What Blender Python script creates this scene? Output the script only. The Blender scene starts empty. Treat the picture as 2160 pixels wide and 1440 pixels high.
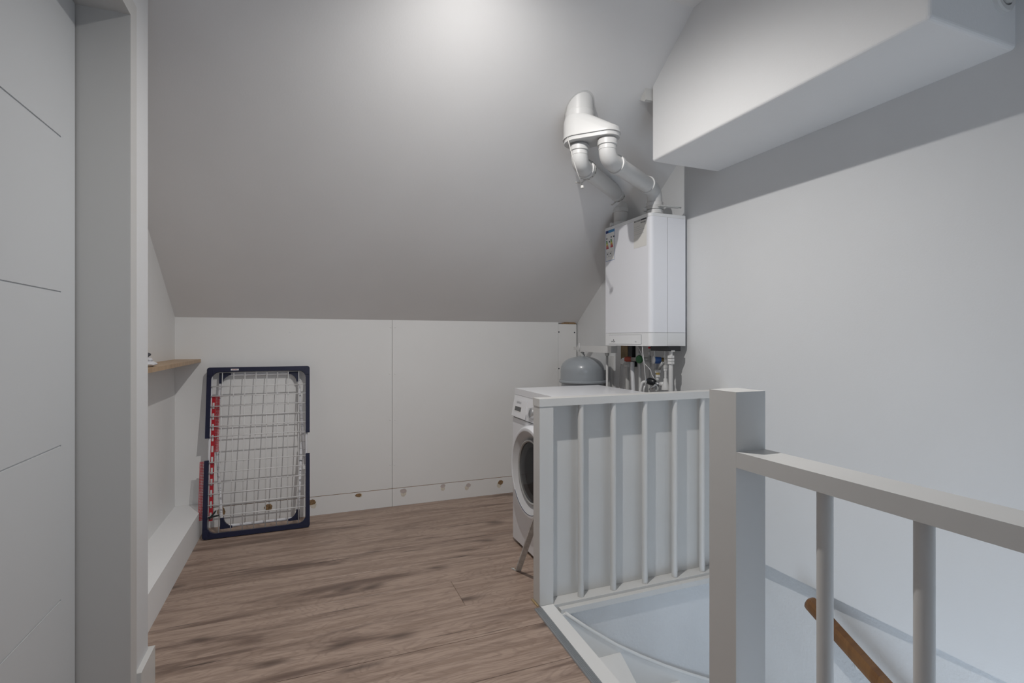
import bpy, bmesh, math, random
from mathutils import Vector, Matrix

# ------------------------------------------------------------------ camera, light, exposure
S = bpy.context.scene
COL = S.collection
F, YAW, HY, HC = 1088.0, math.radians(21.65), 716.5, 1.12      # focal length (px), yaw, horizon row, eye height
cam_d = bpy.data.cameras.new('camera')
cam = bpy.data.objects.new('camera', cam_d); COL.objects.link(cam)
cam_d.sensor_width = 36.0; cam_d.lens = 36.0 * F / 2160.0
cam_d.shift_y = -(720 - HY) / 2160.0
cam_d.clip_start = 0.02
cam.location = (0, 0, HC)
cam.rotation_euler = (math.pi / 2, 0, -YAW)
S.camera = cam
S.view_settings.view_transform = 'Standard'
S.view_settings.look = 'None'
S.view_settings.gamma = 1.0
S.view_settings.use_curve_mapping = False
S.view_settings.exposure = 0.0

world = bpy.data.worlds.new('world'); S.world = world
world.use_nodes = True
world.node_tree.nodes['Background'].inputs[0].default_value = (0.62, 0.78, 1.0, 1)
world.node_tree.nodes['Background'].inputs[1].default_value = 1.0

LAMPS = [(0.48, 1.40, 2.538, 92.0)]      # recessed downlights x, y, z, watts
WIN_ROOM = dict(x=0.45, y=-3.04, z=1.50, w=1.3, h=1.1, e=5.0)       # daylight through the window behind the camera
ADDED_WIN_STAIR = dict(x=0.835, y=-0.10, z=-1.20, w=1.15, h=1.35, e=24.0)   # daylight from downstairs; the hall window is added to carry it
DAY = (0.72, 0.85, 1.0)
for nm, w in (('daylight_room', WIN_ROOM), ('daylight_stair', ADDED_WIN_STAIR)):
    l = bpy.data.lights.new(nm, 'AREA'); l.shape = 'RECTANGLE'; l.size = w['w']; l.size_y = w['h']
    l.energy = w['e']; l.color = DAY
    o = bpy.data.objects.new(nm, l); COL.objects.link(o)
    o.location = (w['x'], w['y'], w['z']); o.rotation_euler = (math.pi / 2, 0, 0 if nm == 'daylight_room' else -math.pi / 2)   # shine along -Z: turned to +Y and to +X
for x, y, z, e in LAMPS:
    l = bpy.data.lights.new('downlight_bulb', 'SPOT'); l.energy = e; l.color = (1.0, 0.97, 0.935)
    l.spot_size = math.radians(156); l.spot_blend = 1.0; l.shadow_soft_size = 0.013
    o = bpy.data.objects.new('downlight_bulb', l); COL.objects.link(o); o.location = (x, y, z - 0.012)
    o.rotation_euler = Vector((0.13, 0.27, -1.0)).to_track_quat('-Z', 'Y').to_euler()      # adjustable spot, tilted towards the boiler corner

# ------------------------------------------------------------------ helpers
random.seed(4)
fw = (math.sin(YAW), math.cos(YAW)); rt = (math.cos(YAW), -math.sin(YAW))
def ray(u, v):
    r = (u - 1080) / F
    return (fw[0] + r * rt[0], fw[1] + r * rt[1], (HY - v) / F)
def pt(u, v, x=None, y=None, z=None):
    """photo pixel -> point on the plane x=, y= or z= that the thing touches"""
    a = ray(u, v)
    s = x / a[0] if x is not None else y / a[1] if y is not None else (z - HC) / a[2]
    return Vector((a[0] * s, a[1] * s, HC + a[2] * s))
def px(n, p):
    return n * (p[0] * fw[0] + p[1] * fw[1]) / F

MATS = {}
def mat(name, col, rough=0.5, metal=0.0, bump=0.0, bscale=60.0, var=0.0, vscale=3.0, emit=0.0, alpha=1.0, coat=0.0):
    if name in MATS: return MATS[name]
    m = bpy.data.materials.new(name); m.use_nodes = True
    nt = m.node_tree; b = nt.nodes['Principled BSDF']
    b.inputs['Base Color'].default_value = (*col, 1); b.inputs['Roughness'].default_value = rough
    b.inputs['Metallic'].default_value = metal
    if coat: b.inputs['Coat Weight'].default_value = coat
    if emit:
        b.inputs['Emission Color'].default_value = (*col, 1); b.inputs['Emission Strength'].default_value = emit
    if alpha < 1: b.inputs['Alpha'].default_value = alpha
    tc = nt.nodes.new('ShaderNodeTexCoord')
    if var:
        n = nt.nodes.new('ShaderNodeTexNoise'); n.inputs['Scale'].default_value = vscale; n.inputs['Detail'].default_value = 5
        nt.links.new(tc.outputs['Object'], n.inputs['Vector'])
        r = nt.nodes.new('ShaderNodeValToRGB'); r.color_ramp.elements[0].position = 0.3; r.color_ramp.elements[1].position = 0.7
        r.color_ramp.elements[0].color = (*[c * (1 - var) for c in col], 1)
        r.color_ramp.elements[1].color = (*[min(1, c * (1 + var * .4)) for c in col], 1)
        nt.links.new(n.outputs['Fac'], r.inputs['Fac']); nt.links.new(r.outputs['Color'], b.inputs['Base Color'])
    if bump:
        n = nt.nodes.new('ShaderNodeTexNoise'); n.inputs['Scale'].default_value = bscale; n.inputs['Detail'].default_value = 4
        nt.links.new(tc.outputs['Object'], n.inputs['Vector'])
        bp = nt.nodes.new('ShaderNodeBump'); bp.inputs['Strength'].default_value = bump; bp.inputs['Distance'].default_value = 0.004
        nt.links.new(n.outputs['Fac'], bp.inputs['Height']); nt.links.new(bp.outputs['Normal'], b.inputs['Normal'])
    MATS[name] = m
    return m

def wood_mat(name, light, mid, dark, grain=1.0, knots=True, rough=0.45, axis='X', rings=1.0):
    m = bpy.data.materials.new(name); m.use_nodes = True
    nt = m.node_tree; N = nt.nodes; L = nt.links; b = N['Principled BSDF']; b.inputs['Roughness'].default_value = rough
    tc = N.new('ShaderNodeTexCoord'); oi = N.new('ShaderNodeObjectInfo')
    off = N.new('ShaderNodeVectorMath'); off.operation = 'MULTIPLY_ADD'
    L.new(oi.outputs['Random'], off.inputs[0]); off.inputs[1].default_value = (17, 9, 5); L.new(tc.outputs['Object'], off.inputs[2])
    rot = {'X': (0, 0, 0), 'Y': (0, 0, math.pi / 2)}[axis]
    def mapped(sx, sy, sz):
        mp = N.new('ShaderNodeMapping'); mp.inputs['Rotation'].default_value = rot
        mp.inputs['Scale'].default_value = (sx, sy, sz); L.new(off.outputs[0], mp.inputs['Vector']); return mp
    def noise(mp, sc, det=4, rg=0.6, dist=0.0):
        n = N.new('ShaderNodeTexNoise'); n.inputs['Scale'].default_value = sc; n.inputs['Detail'].default_value = det
        n.inputs['Roughness'].default_value = rg; n.inputs['Distortion'].default_value = dist
        L.new(mp.outputs[0], n.inputs['Vector']); return n
    def mixc(a, c, fac, mode='MIX'):
        x = N.new('ShaderNodeMix'); x.data_type = 'RGBA'; x.blend_type = mode
        if isinstance(fac, float): x.inputs[0].default_value = fac
        else: L.new(fac, x.inputs[0])
        for s, v in ((6, a), (7, c)):
            if isinstance(v, tuple): x.inputs[s].default_value = (*v, 1)
            else: L.new(v, x.inputs[s])
        return x.outputs[2]
    def ramp(src, p0, p1, v0=0.0, v1=1.0):
        r = N.new('ShaderNodeMapRange'); r.interpolation_type = 'SMOOTHSTEP'
        r.inputs[1].default_value = p0; r.inputs[2].default_value = p1; r.inputs[3].default_value = v0; r.inputs[4].default_value = v1
        L.new(src, r.inputs[0]); return r.outputs[0]
    broad = noise(mapped(1.3, 9, 1), 1.0, 5, 0.62, 0.6)
    streak = noise(mapped(2.2, 30, 1), 1.0, 5, 0.65, 0.3)
    fine = noise(mapped(9, 230, 1), 1.0, 3, 0.6)
    warp = noise(mapped(1.6, 5.5, 1), 1.0, 3, 0.5, 0.4)
    c = mixc(light, mid, ramp(streak.outputs['Fac'], 0.42, 0.62))
    c = mixc(c, dark, ramp(broad.outputs['Fac'], 0.50, 0.70, 0, 0.95 * grain))
    # flame figure: contour bands of the warp field
    mm = N.new('ShaderNodeMath'); mm.operation = 'MULTIPLY'; mm.inputs[1].default_value = 150.0; L.new(warp.outputs['Fac'], mm.inputs[0])
    sn = N.new('ShaderNodeMath'); sn.operation = 'SINE'; L.new(mm.outputs[0], sn.inputs[0])
    c = mixc(c, dark, ramp(sn.outputs[0], 0.2, 1.0, 0, 0.22 * rings * grain))
    c = mixc(c, dark, ramp(fine.outputs['Fac'], 0.5, 0.75, 0, 0.6 * grain))
    if knots:
        v = N.new('ShaderNodeTexVoronoi'); v.voronoi_dimensions = '2D'; v.inputs['Scale'].default_value = 1.0
        wv = N.new('ShaderNodeVectorMath'); wv.operation = 'MULTIPLY_ADD'; L.new(warp.outputs['Color'], wv.inputs[0]); wv.inputs[1].default_value = (.5, .5, 0)
        L.new(mapped(1.3, 3.3, 1).outputs[0], wv.inputs[2]); L.new(wv.outputs[0], v.inputs['Vector'])
        c = mixc(c, tuple(k * 0.62 for k in dark), ramp(v.outputs['Distance'], 0.0, 0.13, 0.85, 0))
        crack = noise(mapped(0.9, 34, 1), 1.0, 2, 0.5, 0.8)
        c = mixc(c, tuple(k * 0.4 for k in dark), ramp(crack.outputs['Fac'], 0.70, 0.735, 0, 0.8))
    L.new(c, b.inputs['Base Color'])
    bp = N.new('ShaderNodeBump'); bp.inputs['Strength'].default_value = 0.12; bp.inputs['Distance'].default_value = 0.002
    L.new(fine.outputs['Fac'], bp.inputs['Height']); L.new(bp.outputs['Normal'], b.inputs['Normal'])
    MATS[name] = m
    return m

WHITE = mat('wall_paint', (0.85, 0.855, 0.86), 0.75, bump=0.10, bscale=140, var=0.02, vscale=2.5)
SLOPE = mat('slope_paint', (0.84, 0.835, 0.835), 0.8, bump=0.06, bscale=120, var=0.02)
PLASTER = mat('stairwell_plaster', (0.70, 0.715, 0.73), 0.8, bump=0.5, bscale=90, var=0.05, vscale=4)
BOARD = mat('board_paint', (0.85, 0.85, 0.845), 0.65, bump=0.04, bscale=150, var=0.015)
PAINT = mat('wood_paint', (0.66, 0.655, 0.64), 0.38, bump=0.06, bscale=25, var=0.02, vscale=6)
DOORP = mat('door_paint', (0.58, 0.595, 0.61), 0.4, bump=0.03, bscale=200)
STAIRP = mat('stair_paint', (0.80, 0.80, 0.79), 0.4, bump=0.05, bscale=40, var=0.03, vscale=5)
APPL = mat('appliance_white', (0.83, 0.84, 0.87), 0.28, coat=0.2)
BOILER = mat('boiler_white', (0.82, 0.83, 0.87), 0.35)
BOILER2 = mat('boiler_trim_white', (0.78, 0.79, 0.80), 0.4)
PVC = mat('white_pvc', (0.67, 0.67, 0.665), 0.42)
PVC2 = mat('grey_pvc', (0.55, 0.55, 0.54), 0.45)
WIRE = mat('white_coated_wire', (0.80, 0.80, 0.80), 0.35)
TUBE = mat('white_tube', (0.76, 0.76, 0.79), 0.35)
NAVY = mat('navy_plastic', (0.004, 0.006, 0.036), 0.4, bump=0.05, bscale=300)
RED = mat('red_plastic', (0.48, 0.006, 0.018), 0.4)
VESSEL = mat('grey_enamel', (0.35, 0.38, 0.41), 0.3, coat=0.3)
CHROME = mat('chrome', (0.75, 0.76, 0.78), 0.12, metal=1.0)
STEEL = mat('worn_painted_steel', (0.62, 0.61, 0.59), 0.45, bump=0.2, bscale=60, var=0.25, vscale=40)
ALU = mat('aluminium', (0.42, 0.44, 0.46), 0.35, metal=0.7)
BLACK = mat('black_plastic', (0.012, 0.014, 0.018), 0.35)
DARK = mat('dark_gap', (0.03, 0.028, 0.026), 0.9)
GREYP = mat('grey_plastic', (0.30, 0.31, 0.32), 0.45)
FIT = mat('dull_fitting_metal', (0.42, 0.42, 0.41), 0.4, metal=0.3)
BRASS = mat('brass', (0.55, 0.40, 0.14), 0.35, metal=0.8)
LINEBLUE = mat('slate_blue_print', (0.05, 0.06, 0.11), 0.5)
BLUE = mat('blue_plastic', (0.05, 0.14, 0.42), 0.4)
GREEN = mat('green_plastic', (0.02, 0.11, 0.035), 0.45)
KNOBRED = mat('red_knob', (0.36, 0.06, 0.035), 0.5)
BARE = mat('bare_chipboard', (0.33, 0.21, 0.11), 0.85, bump=0.5, bscale=250, var=0.45, vscale=120)
FILL = mat('wall_filler', (0.58, 0.51, 0.49), 0.85, var=0.12, vscale=60)
FILL2 = mat('cream_filler', (0.72, 0.67, 0.58), 0.85, var=0.12, vscale=60)
PAPER = mat('label_paper', (0.80, 0.80, 0.79), 0.6)
CREAMP = mat('cream_sheet', (0.74, 0.73, 0.70), 0.6)
INK = mat('ink', (0.04, 0.045, 0.06), 0.6)
GREYINK = mat('grey_ink', (0.30, 0.31, 0.34), 0.6)
CLOTH = mat('white_cloth', (0.70, 0.70, 0.73), 0.9, bump=0.5, bscale=200)
CLOTHD = mat('dark_cloth', (0.07, 0.07, 0.085), 0.9, bump=0.5, bscale=200)
DRUM = mat('drum_metal', (0.30, 0.31, 0.33), 0.3, metal=0.8)
RUBBER = mat('grey_rubber', (0.12, 0.125, 0.13), 0.5)
GLASS = mat('door_glass', (0.012, 0.013, 0.015), 0.04, alpha=0.5)
GLASS.node_tree.nodes['Principled BSDF'].inputs['Specular IOR Level'].default_value = 0.2
LAMPG = mat('lamp_glass', (1.0, 0.93, 0.85), 0.3, emit=6.0)
PANE = mat('window_pane', (0.85, 0.92, 1.0), 0.3, emit=1.2)
LAMINATE = wood_mat('oak_laminate', (0.45, 0.335, 0.27), (0.335, 0.24, 0.188), (0.155, 0.102, 0.079))
OAK = wood_mat('oak_shelf_wood', (0.52, 0.36, 0.22), (0.44, 0.30, 0.18), (0.33, 0.21, 0.12), grain=0.6, knots=False, axis='Y')
TEAK = wood_mat('varnished_handrail_wood', (0.20, 0.092, 0.030), (0.16, 0.068, 0.020), (0.085, 0.034, 0.010), grain=0.7, rings=0.0, knots=False, axis='Y', rough=0.35)
TIMBER = mat('rough_brown_timber', (0.25, 0.18, 0.10), 0.8, var=0.3, vscale=20)

def bx(bm, x0, x1, y0, y1, z0, z1):
    vs = [bm.verts.new((x, y, z)) for x in (x0, x1) for y in (y0, y1) for z in (z0, z1)]
    for f in ((0, 1, 3, 2), (4, 6, 7, 5), (0, 4, 5, 1), (2, 3, 7, 6), (0, 2, 6, 4), (1, 5, 7, 3)):
        bm.faces.new([vs[i] for i in f])
    return vs
def prism(bm, poly, axis, a0, a1):
    """poly in the two other axes (kept in x,y,z order), extruded along axis"""
    def v(p, a):
        return {'x': (a, p[0], p[1]), 'y': (p[0], a, p[1]), 'z': (p[0], p[1], a)}[axis]
    A = [bm.verts.new(v(p, a0)) for p in poly]; B = [bm.verts.new(v(p, a1)) for p in poly]
    n = len(poly)
    bm.faces.new(A); bm.faces.new(B[::-1])
    for i in range(n): bm.faces.new((A[i], B[i], B[(i + 1) % n], A[(i + 1) % n]))
def fillet(pts, r, n=6):
    pts = [Vector(p) for p in pts]; out = [pts[0]]
    for i in range(1, len(pts) - 1):
        a, b, c = pts[i - 1], pts[i], pts[i + 1]
        d1 = (a - b); d2 = (c - b); k = min(r, d1.length * .49, d2.length * .49)
        p, q = b + d1.normalized() * k, b + d2.normalized() * k
        for j in range(n + 1):
            t = j / n; out.append(p * (1 - t) ** 2 + b * 2 * t * (1 - t) + q * t * t)
    out.append(pts[-1]); return out
def tube(bm, path, r, seg=12, cap=True):
    path = [Vector(p) for p in path]; n = len(path)
    rr = r if isinstance(r, (list, tuple)) else [r] * n
    T = [(path[min(i + 1, n - 1)] - path[max(i - 1, 0)]).normalized() for i in range(n)]
    up = Vector((0, 0, 1)) if abs(T[0].z) < .9 else Vector((1, 0, 0))
    N = (up - T[0] * up.dot(T[0])).normalized(); rings = []
    for i in range(n):
        N = (N - T[i] * N.dot(T[i])).normalized(); B = T[i].cross(N)
        rings.append([bm.verts.new(path[i] + (N * math.cos(a) + B * math.sin(a)) * rr[i]) for a in [2 * math.pi * k / seg for k in range(seg)]])
    for i in range(n - 1):
        for k in range(seg):
            f = bm.faces.new((rings[i][k], rings[i][(k + 1) % seg], rings[i + 1][(k + 1) % seg], rings[i + 1][k])); f.smooth = True
    if cap:
        bm.faces.new(rings[0][::-1]); bm.faces.new(rings[-1])
def lathe(bm, prof, o, axis=(0, 0, 1), seg=32, cap=True):
    """prof: list of (radius, height) along axis from o"""
    o = Vector(o); ax = Vector(axis).normalized()
    up = Vector((0, 0, 1)) if abs(ax.z) < .9 else Vector((1, 0, 0))
    N = (up - ax * up.dot(ax)).normalized(); B = ax.cross(N); rings = []
    for r, h in prof:
        if r <= 1e-6: rings.append([bm.verts.new(o + ax * h)])
        else: rings.append([bm.verts.new(o + ax * h + (N * math.cos(2 * math.pi * k / seg) + B * math.sin(2 * math.pi * k / seg)) * r) for k in range(seg)])
    for a, b in zip(rings, rings[1:]):
        for k in range(seg):
            vs = [a[k % len(a)], a[(k + 1) % len(a)], b[(k + 1) % len(b)], b[k % len(b)]]
            u = []
            for x in vs:
                if x not in u: u.append(x)
            if len(u) > 2:
                try: f = bm.faces.new(u); f.smooth = True
                except ValueError: pass
    for R, rev in ((rings[0], True), (rings[-1], False)):
        if cap and len(R) > 2: bm.faces.new(R[::-1] if rev else R)

ORG = {}
def BM(): return bmesh.new()
def obj(name, bm, m, parent=None, bevel=0.0, bseg=1, smooth=False, origin=None):
    if bevel:
        bmesh.ops.bevel(bm, geom=[e for e in bm.edges if e.is_manifold and e.calc_face_angle(0) > 0.5], offset=bevel, segments=bseg, affect='EDGES', profile=0.6, clamp_overlap=True)
    bmesh.ops.recalc_face_normals(bm, faces=bm.faces)
    o_ = Vector(origin) if origin is not None else (ORG[parent] if parent in ORG else Vector((0, 0, 0)))
    if o_.length: bmesh.ops.translate(bm, verts=bm.verts, vec=-o_)
    me = bpy.data.meshes.new(name); bm.to_mesh(me); bm.free(); me.materials.append(m)
    if smooth:
        for p in me.polygons: p.use_smooth = True
        me.set_sharp_from_angle(angle=math.radians(38))
    o = bpy.data.objects.new(name, me); COL.objects.link(o)
    if parent is not None: o.parent = parent; ORG[o] = o_ if parent in ORG else Vector((0, 0, 0))
    else: o.location = o_; ORG[o] = o_
    return o
def tag(o, label=None, cat=None, group=None, kind=None):
    if label: o['label'] = label
    if cat: o['category'] = cat
    if group: o['group'] = group
    if kind: o['kind'] = kind
    return o
def thing(name, label, cat, loc=(0, 0, 0), group=None):
    o = bpy.data.objects.new(name, None); COL.objects.link(o); o.location = loc; o.empty_display_size = 0.1
    ORG[o] = Vector(loc); return tag(o, label, cat, group)
def struct(name, bm, m, label, bevel=0.0):
    return tag(obj(name, bm, m, None, bevel), label, name.split('_')[0], None, 'structure')
def boxes(*bs):
    bm = BM()
    for b in bs: bx(bm, *b)
    return bm
def box_part(name, b, m, parent, bevel=0.0, bseg=1):
    bm = BM(); bx(bm, *b); return obj(name, bm, m, parent, bevel, bseg)
def tube_part(name, path, r, m, parent, seg=12, fil=0.0):
    bm = BM(); tube(bm, fillet(path, fil) if fil else path, r, seg); return obj(name, bm, m, parent)
def lathe_part(name, prof, o, axis, m, parent, seg=32, smooth=True):
    bm = BM(); lathe(bm, prof, o, axis, seg); return obj(name, bm, m, parent, smooth=smooth)
def text_part(name, body, size, M, m, parent, extrude=0.0002):
    """lettering as a mesh; M maps text plane (x right, y up, z out) to the world"""
    cu = bpy.data.curves.new(name, 'FONT'); cu.body = body; cu.size = size; cu.extrude = extrude
    cu.align_x = 'CENTER'; cu.align_y = 'CENTER'; cu.resolution_u = 3
    t = bpy.data.objects.new('tmp', cu); COL.objects.link(t)
    dg = bpy.context.evaluated_depsgraph_get()
    me = bpy.data.meshes.new_from_object(t.evaluated_get(dg)); bpy.data.objects.remove(t); bpy.data.curves.remove(cu)
    me.transform(M); me.transform(Matrix.Translation(-ORG[parent])); me.name = name
    me.materials.clear(); me.materials.append(m)
    o = bpy.data.objects.new(name, me); COL.objects.link(o); o.parent = parent; ORG[o] = ORG[parent]
    return o
def frame_mat(o, right, up):
    r = Vector(right).normalized(); u = Vector(up).normalized(); n = r.cross(u)
    M = Matrix((r, u, n)).transposed().to_4x4(); M.translation = Vector(o); return M

# ------------------------------------------------------------------ room dimensions (metres)
XL, XR, YK, ZK, TS, ZC = -0.718, 1.945, 3.523, 1.254, 0.742, 2.55
XP, YP = -0.48, 1.989               # partition face and its corner
YN = -3.00                          # wall behind the camera
YS = YK - (ZC - ZK) / TS            # where slope meets flat ceiling
def zs(y): return min(ZC, ZK + TS * (YK - y))

# ceiling
bm = BM(); prism(bm, [(YK + .12, ZK - .12 * TS), (YS, ZC), (YS, ZC + .15), (YK + .12, ZK - .12 * TS + .16)], 'x', XL - .12, XR + .12)
slope = struct('ceiling_slope', bm, SLOPE, 'sloping grey white attic ceiling above the low far wall')
slope['category'] = 'ceiling'
bm = boxes((XL - .12, XR + .12, YN - .12, YS, ZC, ZC + .15))
struct('ceiling', bm, SLOPE, 'flat white ceiling above the landing')
# left wall of the recess
bm = BM(); prism(bm, [(YP - .1, -.25), (YK + .1, -.25), (YK + .1, ZK - .07), (YK, ZK), (YP - .1, zs(YP - .1))], 'x', XL - .12, XL)
struct('wall_left', bm, BOARD, 'white wall of the recess beside the drying rack')
# partition with the door
DY0, DY1, DH = 0.915, 1.798, 2.062
bm = BM()
bx(bm, XL - .1, XP, YN, DY0 - .05, 0, ZC); bx(bm, XL - .1, XP, DY0 - .05, DY1 + .05, DH + .05, ZC)
prism(bm, [(DY1 + .05, 0), (YP, 0), (YP, zs(YP)), (YS, ZC), (DY1 + .05, ZC)] if YS > DY1 + .05 else [(DY1 + .05, 0), (YP, 0), (YP, zs(YP)), (DY1 + .05, zs(DY1 + .05))], 'x', XL, XP)
struct('wall_partition', bm, mat('partition_dim_white', (0.66, 0.665, 0.675), 0.7, bump=0.06, bscale=140), 'white partition wall holding the grooved door')  # white paint darkened, putting the dim picture edge into the colour
# right wall (upper lining stops just above floor level over the stair)
bm = BM(); prism(bm, [(YN, .095), (1.99, .095), (1.99, -.02), (YK + .1, -.02), (YK + .1, ZK - .07), (YK, ZK), (YS, ZC), (YN, ZC)], 'x', XR, XR + .12)
struct('wall_right', bm, mat('right_wall_dim_white', (0.735, 0.745, 0.755), 0.75, bump=0.10, bscale=140, var=0.02, vscale=2.5), 'smooth white right wall above the stairwell')  # same white as the bulkhead, darkened for weaker lamp light
bm = BM(); prism(bm, [(XR + .062, 2.03), (XR + .062, 1.93), (XR + .008, .80), (XR + .008, -1.1), (XR + .16, -1.1), (XR + .16, 2.03)], 'z', -2.6, .095)
struct('wall_stairwell_right', bm, PLASTER, 'rough plastered stairwell wall below the smooth right wall')
bm = BM(); bx(bm, .90, XR + .05, 1.95, 2.03, -2.6, -.036)
struct('wall_stairwell_far', bm, PLASTER, 'rough plastered stairwell wall below the slatted railing')
wy0, wy1, wz0, wz1 = -.75, .55, -1.95, -.45
bm = boxes((.80, .93, -1.1, wy0, -2.6, -.02), (.80, .93, wy1, .86, -2.6, -.02), (.80, .93, wy0, wy1, -2.6, wz0), (.80, .93, wy0, wy1, wz1, -.02), (.80, .93, .86, 1.95, -2.6, -.25))
struct('wall_stairwell_left', bm, PLASTER, 'stairwell wall below the landing edge')
bm = boxes((.93, XR + .05, -1.2, -1.1, -2.6, -.02))
struct('wall_stairwell_near', bm, PLASTER, 'stairwell end wall below the landing')
w = struct('window_added', boxes((.80, .82, wy0, wy1, wz0, wz0 + .05), (.80, .82, wy0, wy1, wz1 - .05, wz1), (.80, .82, wy0, wy0 + .05, wz0 + .05, wz1 - .05), (.80, .82, wy1 - .05, wy1, wz0 + .05, wz1 - .05)), PAINT, 'unseen white framed window added for the stairwell daylight')  # unseen window, put in to let daylight up the stairwell
box_part('pane', (.804, .810, wy0 + .05, wy1 - .05, wz0 + .05, wz1 - .05), PANE, w)
# near wall with window
nx0, nx1, nz0, nz1 = -.22, 1.12, .94, 2.06
bm = boxes((XP, XR, YN - .12, YN, 0, nz0), (XP, XR, YN - .12, YN, nz1, ZC), (XP, nx0, YN - .12, YN, nz0, nz1), (nx1, XR, YN - .12, YN, nz0, nz1))
struct('wall_near', bm, mat('landing_wall_darkened', (.34, .33, .32), .8), 'grey wall behind the viewpoint with a window, darkened to cut bounced light')  # unseen wall kept dark grey to lower the ambient light
w = struct('window_2', boxes((nx0, nx1, YN - .1, YN - .07, nz0, nz0 + .05), (nx0, nx1, YN - .1, YN - .07, nz1 - .05, nz1), (nx0, nx0 + .05, YN - .1, YN - .07, nz0 + .05, nz1 - .05), (nx1 - .05, nx1, YN - .1, YN - .07, nz0 + .05, nz1 - .05)), PAINT, 'white framed landing window')
box_part('pane', (nx0 + .05, nx1 - .05, YN - .09, YN - .084, nz0 + .05, nz1 - .05), PANE, w)
# bulkhead box under the roof
BX0, BY0, BY1, BZ = 1.548, .868, 2.068, 1.979
bm = BM(); prism(bm, [(BY0, BZ), (BY1, BZ), (BY1, zs(BY1) + .01), (YS, ZC + .01), (BY0, ZC + .01)], 'x', BX0, XR + .01)
bmesh.ops.bevel(bm, geom=[e for e in bm.edges if all(v.co.z < BZ + .01 for v in e.verts) or abs(e.verts[0].co.y - e.verts[1].co.y) < .01 and abs(e.verts[0].co.x - e.verts[1].co.x) < .01 and e.verts[0].co.x < BX0 + .01], offset=.012, segments=4, affect='EDGES', profile=.5)
bm2 = struct('wall_bulkhead', bm, WHITE, 'white plastered bulkhead box under the roof above the stairwell')

# ------------------------------------------------------------------ floor and planks
bm = boxes((XL, .93, YN, 1.95, -.24, -.010), (XL, XR, 2.03, YK + .05, -.24, -.010), (.93, XR, YN, -1.1, -.24, -.01), (XL, .90, 1.95, 2.03, -.24, -.010))
floor = struct('floor', bm, mat('subfloor', (0.5, 0.48, 0.45), 0.9), 'grey brown oak laminate floor of the landing')
PW, Y0 = .2395, 1.855
def plank(x0, x1, y0, y1):
    bm = BM(); g = .0011; bx(bm, x0 + .0004, x1 - .0004, y0 + g, y1 - g, -.0095, 0)
    bmesh.ops.bevel(bm, geom=[e for e in bm.edges if e.verts[0].co.z > -.001 and e.verts[1].co.z > -.001], offset=.0013, segments=1, affect='EDGES')
    obj('plank', bm, LAMINATE, floor)
k = -15
while True:
    ya, yb = Y0 + PW * k, Y0 + PW * (k + 1); k += 1
    if ya > YK: break
    ya, yb = max(ya, YN), min(yb, YK)
    if yb - ya < .02: continue
    joint = 1.5 + ((k * .53 + .31) % 1.0) * .3
    if abs(Y0 + PW * (k - 1) - (Y0 + PW)) < .01: joint = .62 
    cuts = [XL] + ([joint] if joint < XR - .1 else [])
    if yb < 1.96: segs = [(ya, yb, .882)]
    elif ya < 1.957: segs = [(ya, 1.957, .882), (1.957, 2.034, .906), (2.034, yb, XR)]
    else: segs = [(ya, yb, XR)]
    if ya < 2.034 < yb and ya >= 1.957: segs = [(ya, 2.034, .906), (2.034, yb, XR)]
    if len(segs) > 1:      # one plank notched round the post: an L shaped piece
        cc = [c for c in cuts if c < .75] + [XR]
        for i in range(len(cc) - 1):
            if cc[i + 1] < XR: plank(cc[i], cc[i + 1], ya, yb)
            else:
                poly = [(cc[i], ya)]
                for (a, b, xe) in segs: poly += [(xe, a), (xe, b)]
                poly += [(cc[i], yb)]
                bm = BM(); prism(bm, poly, 'z', -.0095, 0); obj('plank', bm, LAMINATE, floor)
        continue
    for a, b, xe in segs:
        cc = [c for c in cuts if c < xe - .12] + [xe]
        for i in range(len(cc) - 1): plank(cc[i], cc[i + 1], a, b)

# ------------------------------------------------------------------ far knee wall of boards
bm = boxes((XL, XR, YK + .012, YK + .1, -.25, ZK))
wf = struct('wall_far', bm, DARK, 'low white boarded wall under the slope behind the drying rack')
SX = [XL, .531, 1.779, 1.936]
for i in range(3):
    zt = ZK - .001 if i < 2 else ZK - .014
    if i < 2: box_part('board', (SX[i] + (.001 if i else 0), SX[i + 1] - .001, YK, YK + .012, .121, zt), BOARD, wf, .0008)
    else: box_part('board', (SX[i] + .001, SX[i + 1], YK + .001, YK + .012, 0, zt), BOARD, wf, .0008)
skirts = []
for i in range(2):
    bm = BM(); a, b = SX[i] + (.001 if i else 0), SX[i + 1] - .001
    bx(bm, a, b, YK - .001, YK + .012, 0, .1175)
    skirts.append(obj('skirting_board', bm, BOARD, wf, .0008))
    box_part('raw_edge', (a, b, YK + .001, YK + .011, .1176, .1209), BARE, wf)
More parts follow.
